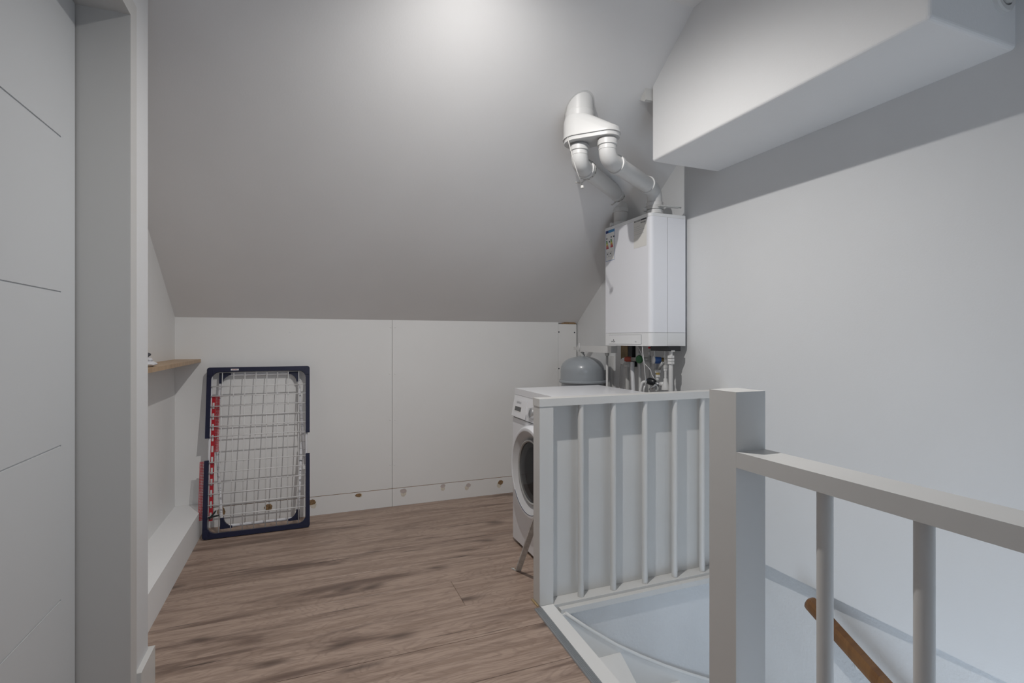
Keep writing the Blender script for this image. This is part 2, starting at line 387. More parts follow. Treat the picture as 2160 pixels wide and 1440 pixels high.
# chipped plaster above the narrow board
bm = BM(); prism(bm, [(1.80, ZK - .013), (1.93, ZK - .013), (1.93, ZK - .004), (1.90, ZK + .004), (1.885, ZK + .016), (1.875, ZK + .004), (1.86, ZK), (1.845, ZK + .014), (1.83, ZK), (1.81, ZK - .006)], 'y', YK - .001, YK + .008)
obj('chipped_edge', bm, BARE, wf)
def blob(cx, cz, rx, rz, y, th, n=18, seed=0, jag=.13):
    rnd = random.Random(seed); bm = BM()
    prism(bm, [(cx + rx * math.cos(2 * math.pi * i / n) * (1 + rnd.uniform(-jag, jag)), cz + rz * math.sin(2 * math.pi * i / n) * (1 + rnd.uniform(-jag, jag))) for i in range(n)], 'y', y - th, y)
    return bm
for i, (u, v, rx, rz, kind) in enumerate(((467, 1080, .020, .034, 'b'), (566, 1070, .023, .023, 'b'), (658, 1059, .022, .018, 'b'), (756, 1044, .020, .011, 'b'), (851, 1035, .022, .016, 'f'), (934, 1024.5, .017, .013, 'f'), (988, 1023, .017, .014, 'f'), (1056, 1017, .019, .017, 'b'))):
    p = pt(u, v, y=YK - .001); sk = skirts[0] if p.x < .531 else skirts[1]
    if u in (851, 934, 988, 1056, 658, 756):
        obj('filler_patch', blob(p.x + (.008 if u in (658, 756) else -.012 if u > 950 else 0), p.z - (.018 if u != 756 else .002), rx * .85, rz * 1.25, YK - .001, .0008, seed=i + 40), FILL2, sk)
    obj('filler_patch' if kind == 'f' else 'bare_patch', blob(p.x, p.z, rx, rz, YK - .001, .0016, seed=i), FILL if kind == 'f' else BARE, sk)
for u, v, dk in ((612, 700, 0), (822, 788, 0), (833, 788, 0), (823, 885, 0), (833, 885, 0), (823, 980, 0), (832, 980, 0), (1012, 702, 0), (1171, 700, 0), (1171, 777, 0), (1179, 700, 1), (1212, 701, 1), (1179, 777, 1), (824, 690, 0), (833, 690, 0)):
    p = pt(u, v, y=YK); bm = BM()
    lathe(bm, [(.0055, 0), (.0055, .0007), (.004, .0013), (0, .0013)], (p.x, YK + (.001 if dk else 0), p.z), (0, -1, 0), 12)
    obj('screw', bm, INK if dk else BOARD, wf)

# plinth along the left wall, baseboards, door
bm = boxes((XL, -.566, YP - .06, YK - .002, 0, .1465))
struct('baseboard_left', bm, WHITE, 'white boxed plinth along the left wall', .002)
bm = BM(); prism(bm, [(XP, DY1 + .057), (-.464, DY1 + .057), (-.464, 2.006), (XL, 2.006), (XL, YP), (XP, YP)], 'z', 0, .118)
struct('baseboard_partition', bm, PAINT, 'short white baseboard at the corner of the partition', .0015)
# door lining
bm = boxes((XL, XP + .004, DY1, DY1 + .057, 0, DH + .055), (XL, XP + .004, DY0 - .055, DY0, 0, DH + .055), (XL, XP + .004, DY0, DY1, DH, DH + .055))
struct('trim_1', bm, mat('door_frame_dim_paint', (0.56, 0.555, 0.545), .45), 'painted frame around the grooved door', .002)  # frame colour darkened for its faces turned away from the lamp
DX = -.604
door = struct('door_1', boxes((DX - .040, DX - .0024, DY0 + .003, DY1 - .006, .006, DH - .003)), DOORP, 'flat white door with horizontal grooves')
GZ = [.006, .030, .434, .841, 1.246, 1.655, DH - .003]
for a in ((DY0 + .003, DY0 + .094), (DY1 - .094, DY1 - .004)):
    box_part('stile', (DX - .0024, DX, a[0], a[1] - (.002 if a[1] > 1.5 else 0), .006, DH - .003), DOORP, door)
for i in range(6):
    box_part('panel', (DX - .0024, DX, DY0 + .094, DY1 - .094, GZ[i] + .0022, GZ[i + 1] - .0022), DOORP, door)
box_part('gap_shadow_strip', (DX - .035, DX - .0035, DY1 - .0058, DY1 - .0002, 0, DH), DARK, door)

# ------------------------------------------------------------------ staircase
def xw(y): return XR + .007 + .054 * max(0, min(1, (y - .80) / 1.13))
LN = [((.935, .93), (.935, 1.95)), ((.975, .93), (1.263, 1.95)), ((.99, .925), (1.589, 1.95)), ((.995, .92), (xw(1.80), 1.80)), ((.995, .90), (xw(1.28), 1.28)), ((.99, .89), (xw(.93), .93))]
yy = .68
while yy > -1.0: LN.append(((.93, yy), (xw(yy), yy))); yy -= .225
st = thing('winding_staircase', 'white painted winding staircase going down behind the newel post', 'staircase', (1.45, 1.4, -2.45))
zt = 0
for i in range(1, len(LN)):
    zt = -.25 - .2 * (i - 1)
    (a, b), (c, d_) = LN[i - 1], LN[i]
    A, B, Cc, D = Vector(a), Vector(b), Vector(c), Vector(d_)
    n = (D - Cc).normalized(); perp = Vector((n.y, -n.x)) * .022
    poly = [tuple(A), tuple(B)] + ([(xw(1.93), 1.948)] if i == 3 else []) + [tuple(D + Vector((.02, 0)) if abs(D.y - 1.95) < .001 else D + Vector((0, -.02))), tuple(Cc + perp)]
    bm = BM(); prism(bm, poly, 'z', zt - .036, zt); obj('tread', bm, STAIRP, st, .004)
    bm = BM(); prism(bm, [tuple(A), tuple(B), tuple(B - Vector((.012, 0)) if abs(B.y - 1.95) < .001 else B + Vector((0, .012))), tuple(A - Vector((.004, 0)))], 'z', zt, zt + (.163 if i > 1 else .219)); obj('riser', bm, STAIRP, st)
# wall string with a raised moulding along its top
curve = [pt(u, v, y=1.93) for u, v in ((1192, 1293), (1240, 1325), (1300, 1360), (1350, 1383), (1400, 1403), (1450, 1420), (1500, 1435), (1545, 1449))]
cv = [(p.x, p.z) for p in curve] + [(1.99, curve[-1].z - .06)]
bm = BM(); prism(bm, cv + [(1.99, -1.1), (1.3, -.75), (.935, -.45), (.935, -.05)], 'y', 1.928, 1.95); obj('wall_string', bm, STAIRP, st)
bm = BM(); tube(bm, [(x, 1.930, z) for x, z in cv], .008, 8); obj('string_moulding', bm, STAIRP, st)
bm = BM(); prism(bm, [(1.99 - .0, 0)] * 0 + [(1.948, curve[-1].z - .05), (1.3, -.95), (.7, -1.28), (-1.09, -2.25), (-1.09, -2.6), (.7, -1.7), (1.948, -1.1)], 'x', 1.928, 1.950); obj('wall_string', bm, STAIRP, st)
# landing nosing
bm = BM(); bx(bm, .893, .951, .967, 1.9685, -.030, .001)
for v in bm.verts: v.co.x += .033 * (v.co.y - 1.46)
obj('landing_nosing', bm, STAIRP, st, .003)
box_part('landing_edge_board', (.931, .985, -1.0, .884, -.22, .001), STAIRP, st, .003)
struct('floor_stair_foot', boxes((.80, XR + .05, -1.2, 2.0, -2.6, -2.45)), LAMINATE, 'floor at the foot of the stairs')
# aluminium edge strip with ridges
bm = BM(); prof = [(.860, .0005), (.8618, .004)]
for i in range(5):
    x = .8635 + i * .0058; prof += [(x, .0052), (x + .0034, .0052), (x + .0038, .0040), (x + .0054, .0040)]
prof += [(.8928, .0045), (.8928, .0013)]
prism(bm, prof, 'y', .969, 1.956)
for v in bm.verts: v.co.x += .033 * (v.co.y - 1.46)
tag(obj('edge_strip', bm, ALU, origin=(.873, 1.46, 0)), 'ribbed aluminium strip along the edge of the wood floor', 'edge strip')
tag(box_part('floor_wedge', (.896, .905, 1.972, 2.034, 0, .004), mat('raw_timber', (.40, .29, .15), .8, var=.2, vscale=80), None), 'small raw timber strip at the foot of the railing end post', 'timber strip')

# ------------------------------------------------------------------ far railing
RY = 1.985
fr = thing('stair_railing', 'white painted railing with round spindles in front of the washing machine', 'railing', (1.42, RY, 0))
box_part('end_post', (.907, .971, 1.970, 2.034, 0, .838), PAINT, fr, .003)
box_part('handrail', (.905, XR, 1.968, 2.036, .8385, .871), PAINT, fr, .003, 2)
box_part('sill', (.947, XR, 1.960, 2.034, -.030, 0), PAINT, fr, .003)
box_part('sill_moulding', (.99, XR, 1.934, 1.960, -.036, -.012), PAINT, fr, .003)
for u in (1225, 1293.5, 1360, 1423, 1481):
    x = pt(u, 1000, y=RY).x
    bm = BM(); lathe(bm, [(.0135, 0), (.0135, .838)], (x, RY, 0), seg=20); obj('spindle', bm, PAINT, fr, smooth=True)
x = 1.915; bm = BM(); lathe(bm, [(.0135, 0), (.0135, .838)], (x, RY, 0), seg=20); obj('spindle', bm, PAINT, fr, smooth=True)
box_part('backing_panel', (.972, XR, 2.022, 2.034, .0005, .838), PAINT, fr)

# near railing with newel
nr = thing('newel_railing', 'grey shadowed handrail with thick spindles joined to the tall newel post', 'railing', (.932, .5, 0))
box_part('newel_post', (.889, .976, .885, .967, -.95, 1.003), PAINT, nr, .004, 2)
box_part('handrail', (.889, .974, -1.0, .8848, .835, .870), PAINT, nr, .004, 2)
for i in range(10):
    y = .705 - .173 * i
    if y < -.95: break
    bm = BM(); lathe(bm, [(.0145, 0.001), (.0145, .835)], (.932, y, 0), seg=24); obj('spindle', bm, PAINT, nr, smooth=True)

# wooden wall handrail in the stairwell
hx = 1.90
a, b = pt(1706, 1266, x=hx), pt(1862, 1440, x=hx); dv = (b - a).normalized()
hr = thing('wall_handrail', 'varnished wooden handrail on brackets down the right stairwell wall', 'handrail', (hx, a.y, a.z))
bm = BM(); M_ = frame_mat(a, dv, (Vector((0, 0, 1)) - dv * dv.z).normalized())
L_ = 2.6; ring = [(-.020, -.024), (.020, -.024), (.024, -.010), (.024, .010), (.016, .022), (-.016, .022), (-.024, .010), (-.024, -.010)]
R0 = []
for s, k_ in ((0, .72), (.006, .93), (.016, 1), (L_, 1)):
    R0.append([bm.verts.new(M_ @ Vector((s, q * k_, p * k_))) for p, q in ring])
for i in range(3):
    for j in range(8): bm.faces.new((R0[i][j], R0[i][(j + 1) % 8], R0[i + 1][(j + 1) % 8], R0[i + 1][j]))
bm.faces.new(R0[0]); bm.faces.new(R0[3][::-1])
obj('rail', bm, TEAK, hr)
for s in (.22, 1.2, 2.2):
    p = a + dv * s; tube_part('bracket', [p + Vector((0, 0, -.02)), p + Vector((0, 0, -.06)), Vector((XR + .046, p.y, p.z - .075))], .006, STEEL, hr, 8, .03)

# diagonal steel brace
f0 = pt(1088, 1205, z=0)
br = thing('steel_brace', 'worn flat steel strut bracing the railing end post to the floor', 'brace', f0)
p1 = Vector((.936, 2.0395, .385)); p0 = Vector((f0.x + .012, f0.y, .003))
dirn = (p1 - p0); hw = .0125
bm = BM(); side = Vector((1, .0, 0)) ; th = dirn.normalized().cross(side).normalized() * .0035
side = Vector((.9, -.42, 0)).normalized()
for_pts = [p0 - side * hw, p0 + side * hw, p1 + side * hw, p1 - side * hw]
A = [bm.verts.new(p + th) for p in for_pts]; B = [bm.verts.new(p - th) for p in for_pts]
bm.faces.new(A); bm.faces.new(B[::-1])
for i in range(4): bm.faces.new((A[i], B[i], B[(i + 1) % 4], A[(i + 1) % 4]))
obj('strut', bm, STEEL, br)
bm = BM(); c0 = Vector((p0.x, p0.y, 0)); out = Vector((-.42, .9, 0)).normalized() * .034 
for z0, z1 in ((0.0002, .0055),):
    pl = [c0 - side * hw, c0 + side * hw, c0 + side * hw * .8 + out, c0 - side * hw * .8 + out]
    prism(bm, [(p.x, p.y) for p in pl], 'z', z0, z1)
ft = obj('foot_plate', bm, STEEL, br)
bm = BM(); lathe(bm, [(.0045, 0), (.004, .002), (0, .0025)], (c0.x + out.x * .55, c0.y + out.y * .55, .0055), seg=10); obj('screw', bm, BARE, ft)

# ------------------------------------------------------------------ washing machine
WX0, WX1, WY0, WY1, WZ = 1.07, 1.62, 2.085, 2.682, .85
wm = thing('washing_machine', 'white front loading washing machine behind the slatted railing', 'washing machine', ((WX0 + WX1) / 2, (WY0 + WY1) / 2, 0))
box_part('cabinet', (WX0 + .012, WX1, WY0, WY1, .018, .815), APPL, wm, .006, 2)
box_part('plinth', (WX0 + .022, WX1 - .02, WY0 + .01, WY1 - .01, .006, .018), DARK, wm)
for fx in (WX0 + .06, WX1 - .06):
    for fy in (WY0 + .06, WY1 - .06):
        bm = BM(); lathe(bm, [(.02, 0), (.02, .006)], (fx, fy, 0), seg=14); obj('foot', bm, BLACK, wm)
bm = BM(); prism(bm, [(WX0 - .004, .695), (WX0 - .004, .73), (WX0 + .012, .812), (WX0 + .012, .695)], 'y', WY0, WY1)
pan = obj('control_panel', bm, APPL, wm)
bm = BM(); prism(bm, [(WX0 - .0, .018), (WX0 - .0, .690), (WX0 + .012, .690), (WX0 + .012, .018)], 'y', WY0, WY1); obj('front_panel', bm, APPL, wm, .002)
box_part('top_panel', (WX0 + .012, WX1, WY0, WY1, .816, .85), APPL, wm, .008, 3)
box_part('panel_seam', (WX0 + .003, WX0 + .011, WY0 + .003, WY1 - .003, .690, .695), DARK, wm)
# panel plane frame: right = -Y, up along slope of the panel
pup = Vector((.016, 0, .082)).normalized(); pn = Vector((-.082, 0, .016)).normalized()
def pan_pt(y, h, off=.0): return Vector((WX0 - .004, y, .73)) + pup * h + pn * off
def pan_box(name, y0, y1, h0, h1, o0, o1, m, parent, bevel=0):
    bm = BM(); vs = []
    for h in (h0, h1):
        for y in (y0, y1):
            for o in (o0, o1): vs.append(bm.verts.new(pan_pt(y, h, o)))
    for f in ((0, 1, 3, 2), (4, 6, 7, 5), (0, 4, 5, 1), (2, 3, 7, 6), (0, 2, 6, 4), (1, 5, 7, 3)): bm.faces.new([vs[i] for i in f])
    return obj(name, bm, m, parent, bevel)
pan_box('detergent_drawer', 2.487, 2.676, -.030, .066, .0004, .0022, APPL, wm, .001)
pan_box('drawer_recess', 2.552, 2.652, -.002, .028, .0022, .003, PAPER, wm)
pan_box('drawer_handle_gap', 2.556, 2.640, .003, .026, .003, .0034, RUBBER, wm)
text_part('brand_lettering', 'SIEMENS', .017, frame_mat(pan_pt(2.600, .048, .0024), (0, -1, 0), pup), GREYINK, wm)
kc = pan_pt(2.405, .016)
bm = BM(); lathe(bm, [(.030, 0), (.030, .006), (.026, .016), (.024, .017), (0, .017)], kc, pn, 32); kb = obj('program_dial', bm, mat('silver_plastic', (.55, .55, .55), .25, metal=.6), wm, smooth=True)
pan_box('dial_grip', 2.400, 2.410, -.008, .040, .016, .026, CHROME, kb, .002)
for i in range(7):
    a_ = math.radians(120 + i * 25); 
    text_part('program_mark', '-', .018, frame_mat(pan_pt(2.405 - math.cos(a_) * .042, .016 + math.sin(a_) * .042, .0006), (0, -1, 0), pup), GREYINK, wm)
# door porthole
pc = Vector((WX0, 2.383, .452)); ax = (-1, 0, 0)
bm = BM(); lathe(bm, [(.232, 0), (.236, .012), (.230, .032), (.222, .041), (.210, .043), (.206, .041), (.206, 0)], pc, ax, 56, False); dr = obj('door_ring', bm, APPL, wm, smooth=True)
bm = BM(); lathe(bm, [(.2062, .040), (.168, .008), (.160, .004)], pc, ax, 56, False); obj('door_bevel', bm, mat('washer_shaded_white', (.60, .60, .61), .35), dr, smooth=True)  # white cone; its shading is put into a greyer colour
bm = BM(); lathe(bm, [(.1625, .0205), (.1625, .0245), (.156, .027), (.150, .022)], pc, ax, 48, False); obj('chrome_inner_ring', bm, FIT, dr, smooth=True)
bm = BM(); lathe(bm, [(.157, .0225), (.152, .012), (.135, .004), (.125, .0035), (.118, .0)], pc, ax, 48, False); obj('rubber_gasket', bm, RUBBER, dr, smooth=True)
bm = BM(); lathe(bm, [(.150, .020), (.140, .026), (.110, .034), (.06, .038), (0, .039)], pc, ax, 48, False); obj('door_glass', bm, GLASS, dr, smooth=True)
bm = BM(); lathe(bm, [(.1235, .0035), (.118, .0012), (0, .0012)], pc, ax, 40); obj('drum_interior', bm, BLACK, dr, smooth=True)
bm = BM(); arc = []
for i in range(25):
    a_ = math.radians(-142 + i * 3.4); arc.append(pc + Vector((-.0425, -math.cos(a_) * .207, math.sin(a_) * .207)))
tube(bm, arc, .0015, 6); obj('door_accent_line', bm, LINEBLUE, dr)

# ------------------------------------------------------------------ boiler
QX0, QX1, QY0, QY1, QZ0, QZ1 = 1.692, 1.922, 2.272, 2.733, 1.087, 1.797
bo = thing('wall_boiler', 'white wall hung central heating boiler with energy label', 'boiler', ((QX0 + QX1) / 2, (QY0 + QY1) / 2, QZ0))
sx = 1.803
def cab(name, x0, x1, z0, z1, m, rv=.022, rnd='front', bev=0):
    """casing section, plan rounded at the two front corners"""
    bm = BM(); poly = []
    if rnd == 'front':
        for cy, a0 in ((QY0 + rv, 180), (QY1 - rv, 90)):
            pts_ = []
            for i in range(7):
                a_ = math.radians((a0 + 90 if a0 == 180 else 180) + (-90 if True else 0) * i / 6)
                pts_.append((x0 + rv + rv * math.cos(a_), cy + rv * math.sin(a_)))
            poly += pts_
        poly += [(x1, QY1), (x1, QY0)]
    else: poly = [(x0, QY0), (x0, QY1), (x1, QY1), (x1, QY0)]
    prism(bm, poly, 'z', z0, z1); o = obj(name, bm, m, bo, bev, 2, smooth=True)
    for p in o.data.polygons: p.use_smooth = p.area < .006
    return o
cab('front_casing', QX0, sx - .0015, 1.160, 1.7795, BOILER)
cab('rear_casing', sx + .0015, QX1, 1.160, 1.7795, BOILER, rnd='')
box_part('core', (QX0 + .03, QX1 - .004, QY0 + .004, QY1 - .004, 1.13, 1.785), DARK, bo)
cab('top_lid', QX0 - .002, QX1, 1.780, QZ1, BOILER2, bev=.004)
cab('bottom_cover', QX0, sx - .001, QZ0, 1.1585, BOILER2, bev=.013)
cab('bottom_cover', sx + .001, QX1, QZ0, 1.1585, BOILER2, rnd='', bev=.013)
box_part('wall_mount', (QX1, XR, QY0 + .03, QY1 - .03, 1.2, 1.75), GREYP, bo)
bX = QX0
def bpt(u, v): return pt(u, v, x=bX)
fa, fb = bpt(1284.5, 708), bpt(1352, 728)
fl = box_part('control_flap', (bX - .0035, bX - .0002, bpt(1353, 715).y, bpt(1285, 715).y, QZ0 + .010, 1.147), BOILER2, bo, .0015)
box_part('flap_gap', (bX - .0012, bX - .0001, bpt(1353.4, 715).y, bpt(1284.6, 715).y, QZ0 + .010, 1.1487), GREYP, bo)
fM = lambda p, o_=.0036: frame_mat((bX - o_, p.y, p.z), (0, -1, 0), (0, 0, 1))
text_part('brand_lettering', 'intergas', .013, fM(bpt(1294.5, 719.8)), INK, fl)
text_part('brand_emblem', '\u2666', .011, fM(bpt(1295.5, 717.2)), INK, fl)
text_part('model_lettering', 'Eco', .011, fM(bpt(1342, 720.5)), GREYINK, fl)
# energy label
def quad_box(name, u0, v0, u1, v1, m, parent, o0, o1):
    p, q = bpt(u0, (v0)), bpt(u1, v1)
    return (p, q)
ey0, ey1 = bpt(1296.5, 500).y, bpt(1278, 500).y; ez0, ez1 = bpt(1278, 552).z, bpt(1278, 487).z
el = box_part('energy_label', (bX - .0006, bX - .0001, ey0, ey1, ez0, ez1), PAPER, bo)
EW, EH = ey1 - ey0, ez1 - ez0
def el_box(name, f0, f1, g0, g1, m, th=.0010):   # f from the left (far side), g from the bottom
    return box_part(name, (bX - th, bX - .0006, ey1 - f1 * EW, ey1 - f0 * EW, ez0 + g0 * EH, ez0 + g1 * EH), m, el)
el_box('label_edge', 0, 1, 0, .012, BLUE); el_box('label_edge', 0, .02, 0, 1, BLUE); el_box('label_edge', .98, 1, 0, 1, BLUE)
el_box('label_header', .02, .98, .895, .985, mat('label_blue', (.07, .25, .50), .6)); el_box('label_flag', .04, .30, .895, .985, mat('label_navy', (.02, .03, .16), .6), .0012)
cols = [(.03, .20, .08), (.10, .30, .06), (.30, .42, .06), (.60, .55, .08), (.62, .36, .06), (.55, .10, .05), (.50, .04, .05), (.45, .02, .05)]
for j, (f0, g1) in enumerate(((.06, .66), (.55, .68))):
    for i, c in enumerate(cols):
        el_box('class_bar', f0, f0 + .13 + .022 * i, g1 - .034 * i - .028, g1 - .034 * i, mat('class_%d' % i, c, .6))
    el_box('class_icon', f0 + .02, f0 + .13, g1 + .045, g1 + .09, INK)
    el_box('rating_arrow', f0 + .30, f0 + .42, g1 - .075 + .11 * j, g1 - .025 + .11 * j, INK)
for f0 in (.08, .42):
    el_box('capacity_box', f0, f0 + .26, .13, .29, GREYINK); el_box('capacity_field', f0 + .02, f0 + .24, .135, .285, PAPER, .0013)
    el_box('capacity_figure', f0 + .09, f0 + .17, .20, .25, INK, .0015)
# service sheet
sy0, sy1 = bpt(1364, 500).y, bpt(1337, 500).y; sz0, sz1 = bpt(1350, 521).z, bpt(1350, 462).z
ss = box_part('service_sheet', (bX - .0006, bX - .0001, sy0, sy1, sz0, sz1), CREAMP, bo)
SW, SH = sy1 - sy0, sz1 - sz0
box_part('title_bar', (bX - .0010, bX - .0006, sy0 + .01 * SW, sy1 - .05 * SW, sz1 - .065 * SH, sz1 - .015 * SH), INK, ss)
text_part('title_lettering', 'ONDERHOUD', .0085, frame_mat((bX - .0012, sy0 + SW * .66, sz1 - .04 * SH), (0, -1, 0), (0, 0, 1)), PAPER, ss)
text_part('brand_lettering', 'intergas', .014, frame_mat((bX - .0008, sy0 + SW * .26, sz1 - .13 * SH), (0, -1, 0), (0, 0, 1)), INK, ss)
for i, (f0, f1) in enumerate(((.05, .5), (.05, .62), (.05, .9), (.05, .55), (.05, .8))):
    box_part('printed_line', (bX - .0009, bX - .0006, sy1 - f1 * SW, sy1 - f0 * SW, sz1 - (.235 + .07 * i) * SH - .006 * SH, sz1 - (.235 + .07 * i) * SH), GREYINK if i != 3 else FILL, ss)

# ------------------------------------------------------------------ flue
A0 = Vector((1.222, 2.195, 0)); B0 = A0 + Vector((.086, -.112, 0))
flu = thing('boiler_flue', 'white plastic twin pipe flue rising from boiler into the sloping ceiling', 'flue', (A0.x, A0.y, 1.797))
zb = 2.078
bm = BM(); lathe(bm, [(.0655, 2.195), (.0655, 2.50)], (A0.x, A0.y, 0), seg=40); obj('roof_duct', bm, PVC, flu, smooth=True)
bm = BM(); lathe(bm, [(.069, 2.165), (.069, 2.212), (.066, 2.215)], (A0.x, A0.y, 0), seg=40); obj('duct_socket', bm, PVC, flu, smooth=True)
bm = BM(); P_ = []
for k_ in range(40):
    a_ = 2 * math.pi * k_ / 40
    for (c, r, z) in ((A0, .0705, 2.185), (A0, .0765, zb + .085), (A0, .0775, zb + .012), (B0, .0565, zb + .030), (B0, .060, zb + .012)):
        P_.append(bm.verts.new((c.x + r * math.cos(a_), c.y + r * math.sin(a_), z)))
bmesh.ops.convex_hull(bm, input=P_); bmesh.ops.delete(bm, geom=[v for v in bm.verts if not v.link_faces], context='VERTS')
obj('splitter_body', bm, PVC, flu, smooth=True)
def hull_plate(name, ra, rb, z0, z1, m):
    bm = BM(); P_ = []
    for k_ in range(40):
        a_ = 2 * math.pi * k_ / 40
        for c, r in ((A0, ra), (B0, rb)):
            for z in (z0, z1): P_.append(bm.verts.new((c.x + r * math.cos(a_), c.y + r * math.sin(a_), z)))
    bmesh.ops.convex_hull(bm, input=P_); bmesh.ops.delete(bm, geom=[v for v in bm.verts if not v.link_faces], context='VERTS')
    return obj(name, bm, m, flu, smooth=True)
hull_plate('splitter_lip', .080, .0625, zb + .004, zb + .0115, PVC)
hull_plate('splitter_base', .074, .057, zb - .014, zb + .0035, PVC)
farp, nearp = pt(1309, 450, x=1.752), pt(1381, 435, x=1.765)
zA, zB = 1.968, 1.968
eA = Vector((farp.x, farp.y, 1.982)); eB = Vector((nearp.x, nearp.y, 1.940))
RP = .0405
pa = [Vector((A0.x, A0.y, zb - .014)), Vector((A0.x, A0.y, zA)), eA, Vector((eA.x, eA.y, 1.7975))]
pb = [Vector((B0.x, B0.y, zb - .014)), Vector((B0.x, B0.y, zB)), eB, Vector((eB.x, eB.y, 1.7975))]
for path, nm in ((pa, 'exhaust_pipe'), (pb, 'intake_pipe')):
    bm = BM(); tube(bm, fillet(path, .075, 10), RP, 28); pipe = obj(nm, bm, PVC, flu)
    d1 = (path[2] - path[1]).normalized()
    def collar(c, d_, r=RP * 1.10, h=.012):
        bm = BM(); lathe(bm, [(RP * .98, -h), (r, -h * .8), (r, h * .8), (RP * .98, h)], c, d_, 28); obj('pipe_collar', bm, PVC, pipe, smooth=True)
    collar(path[0] - Vector((0, 0, .022)), (0, 0, -1), RP * 1.14, .015); collar(path[0] - Vector((0, 0, .052)), (0, 0, -1), RP * 1.03, .004)
    collar(path[1] + d1 * .088, d1, RP * 1.15, .011); collar(path[2] - d1 * .090, d1, RP * 1.15, .012)
    collar(path[2] - Vector((0, 0, .085)), (0, 0, -1), RP * 1.12, .014); collar(Vector((path[3].x, path[3].y, 1.815)), (0, 0, 1), RP * 1.10, .012)
    if nm == 'exhaust_pipe':
        for c, h in ((path[1] + d1 * .105, .0), (path[2] - d1 * .070, 0)):
            bm = BM(); lathe(bm, [(RP * 1.02, -.010), (RP * 1.19, -.010), (RP * 1.19, .010), (RP * 1.02, .010)], c, d1, 28); cl = obj('perforated_strap', bm, STEEL, pipe, smooth=True)
            e_ = d1.cross(Vector((0, 0, 1))).normalized(); up_ = e_.cross(d1)
            for k_ in range(14):
                a_ = 2 * math.pi * k_ / 14; p = c + (e_ * math.cos(a_) + up_ * math.sin(a_)) * RP * 1.19
                bm = BM(); lathe(bm, [(.0028, 0), (.0028, .0008), (0, .0008)], p, p - c, 8); obj('strap_hole', bm, INK, cl)
            tube_part('strap_tail', [c + e_ * 0 - up_ * RP * 1.15 - e_ * RP * .2, c - up_ * RP * 1.5 - e_ * RP * .7 , c - up_ * RP * 1.3 - e_ * RP * 1.5], .0045, STEEL, pipe, 6)
    else:
        c = Vector((path[3].x, path[3].y, 1.838))
        bm = BM(); lathe(bm, [(RP, -.010), (RP * 1.18, -.010), (RP * 1.18, .010), (RP, .010)], c, (0, 0, 1), 28); obj('pipe_clamp', bm, PVC2, pipe, smooth=True)
        tube_part('clamp_rod', [c + Vector((.0, -RP * 1.2, .004)), c + Vector((.10, -RP * 1.25, .004)), c + Vector((.135, -RP * 1.25, .004))], .004, STEEL, pipe, 8)
        box_part('clamp_bracket', (c.x - .02, c.x + .11, c.y - RP * 1.75, c.y - RP * 1.3, c.z - .004, c.z + .002), PVC2, pipe)
    q = Vector((path[3].x, path[3].y, 1.812 if nm == 'exhaust_pipe' else 1.832))
    bm = BM(); lathe(bm, [(.013, 0), (.013, .018), (.010, .021), (0, .021)], q + Vector((-RP * .95, 0, 0)) + Vector((0, .018, 0)), (-1, .35, 0), 16); obj('test_point_cap', bm, PVC, pipe, smooth=True)
# strip of strap hung from the splitter to the elbow strap
sp = pt(1204, 320, y=A0.y - .03); sq = pt(1228, 392, y=A0.y - .03)
tube_part('hanging_strap', [Vector((A0.x - .076, A0.y - .02, zb)), Vector((A0.x - .045, A0.y - .04, zA - .03)), sq], .0026, STEEL, flu, 6, .03)
lathe_part('strap_bolt', [(.008, 0), (.008, .012), (0, .012)], sq, (0, -.2, -1), STEEL, flu, 10)
# duct entry hole edge in the ceiling
bm = BM(); nrm = Vector((0, TS, 1)).normalized(); tv = Vector((0, 1, -TS)).normalized(); cz = zs(A0.y)
ringA, ringB = [], []
for k_ in range(40):
    a_ = 2 * math.pi * k_ / 40
    for R_, lst, o_ in ((.072, ringA, .0), (.066, ringB, .002)):
        x_, y_ = R_ * math.cos(a_), R_ * math.sin(a_)
        lst.append(bm.verts.new((A0.x + x_, A0.y + y_, cz - TS * y_ - o_)))
for k_ in range(40): bm.faces.new((ringA[k_], ringA[(k_ + 1) % 40], ringB[(k_ + 1) % 40], ringB[k_]))
obj('roof_seal', bm, PVC, flu)

# small batten at end of the bulkhead
bt = pt(1362, 198, y=2.085)
bm = BM(); prism(bm, [(2.07, zs(2.07)), (2.07, zs(2.07) - .055), (2.083, zs(2.07) - .06), (2.12, zs(2.12))], 'x', 1.515, 1.60)
tag(obj('ceiling_batten', bm, PAINT, origin=(1.53, 2.09, 2.27)), 'short white batten on the sloping ceiling behind the bulkhead end', 'batten')
# vent stub on near end of the bulkhead
vc = pt(2112, -8, y=BY0)
vt = thing('vent_stub', 'round white vent stub on the end of the bulkhead', 'vent', (vc.x, BY0, vc.z))
bm = BM(); lathe(bm, [(.050, 0), (.050, .010), (.046, .014), (.033, .014), (.033, .004)], (vc.x, BY0, vc.z), (0, -1, 0), 32); obj('flange', bm, PVC, vt, smooth=True)
bm = BM(); lathe(bm, [(.029, 0.004), (.029, .020), (.026, .023), (0, .023)], (vc.x, BY0, vc.z), (0, -1, 0), 32); obj('valve_disc', bm, PVC2, vt, smooth=True)
bm = BM(); lathe(bm, [(.0335, 0.002), (.0335, .003), (0, .003)], (vc.x, BY0, vc.z), (0, -1, 0), 32); obj('shadow_gap', bm, DARK, vt)

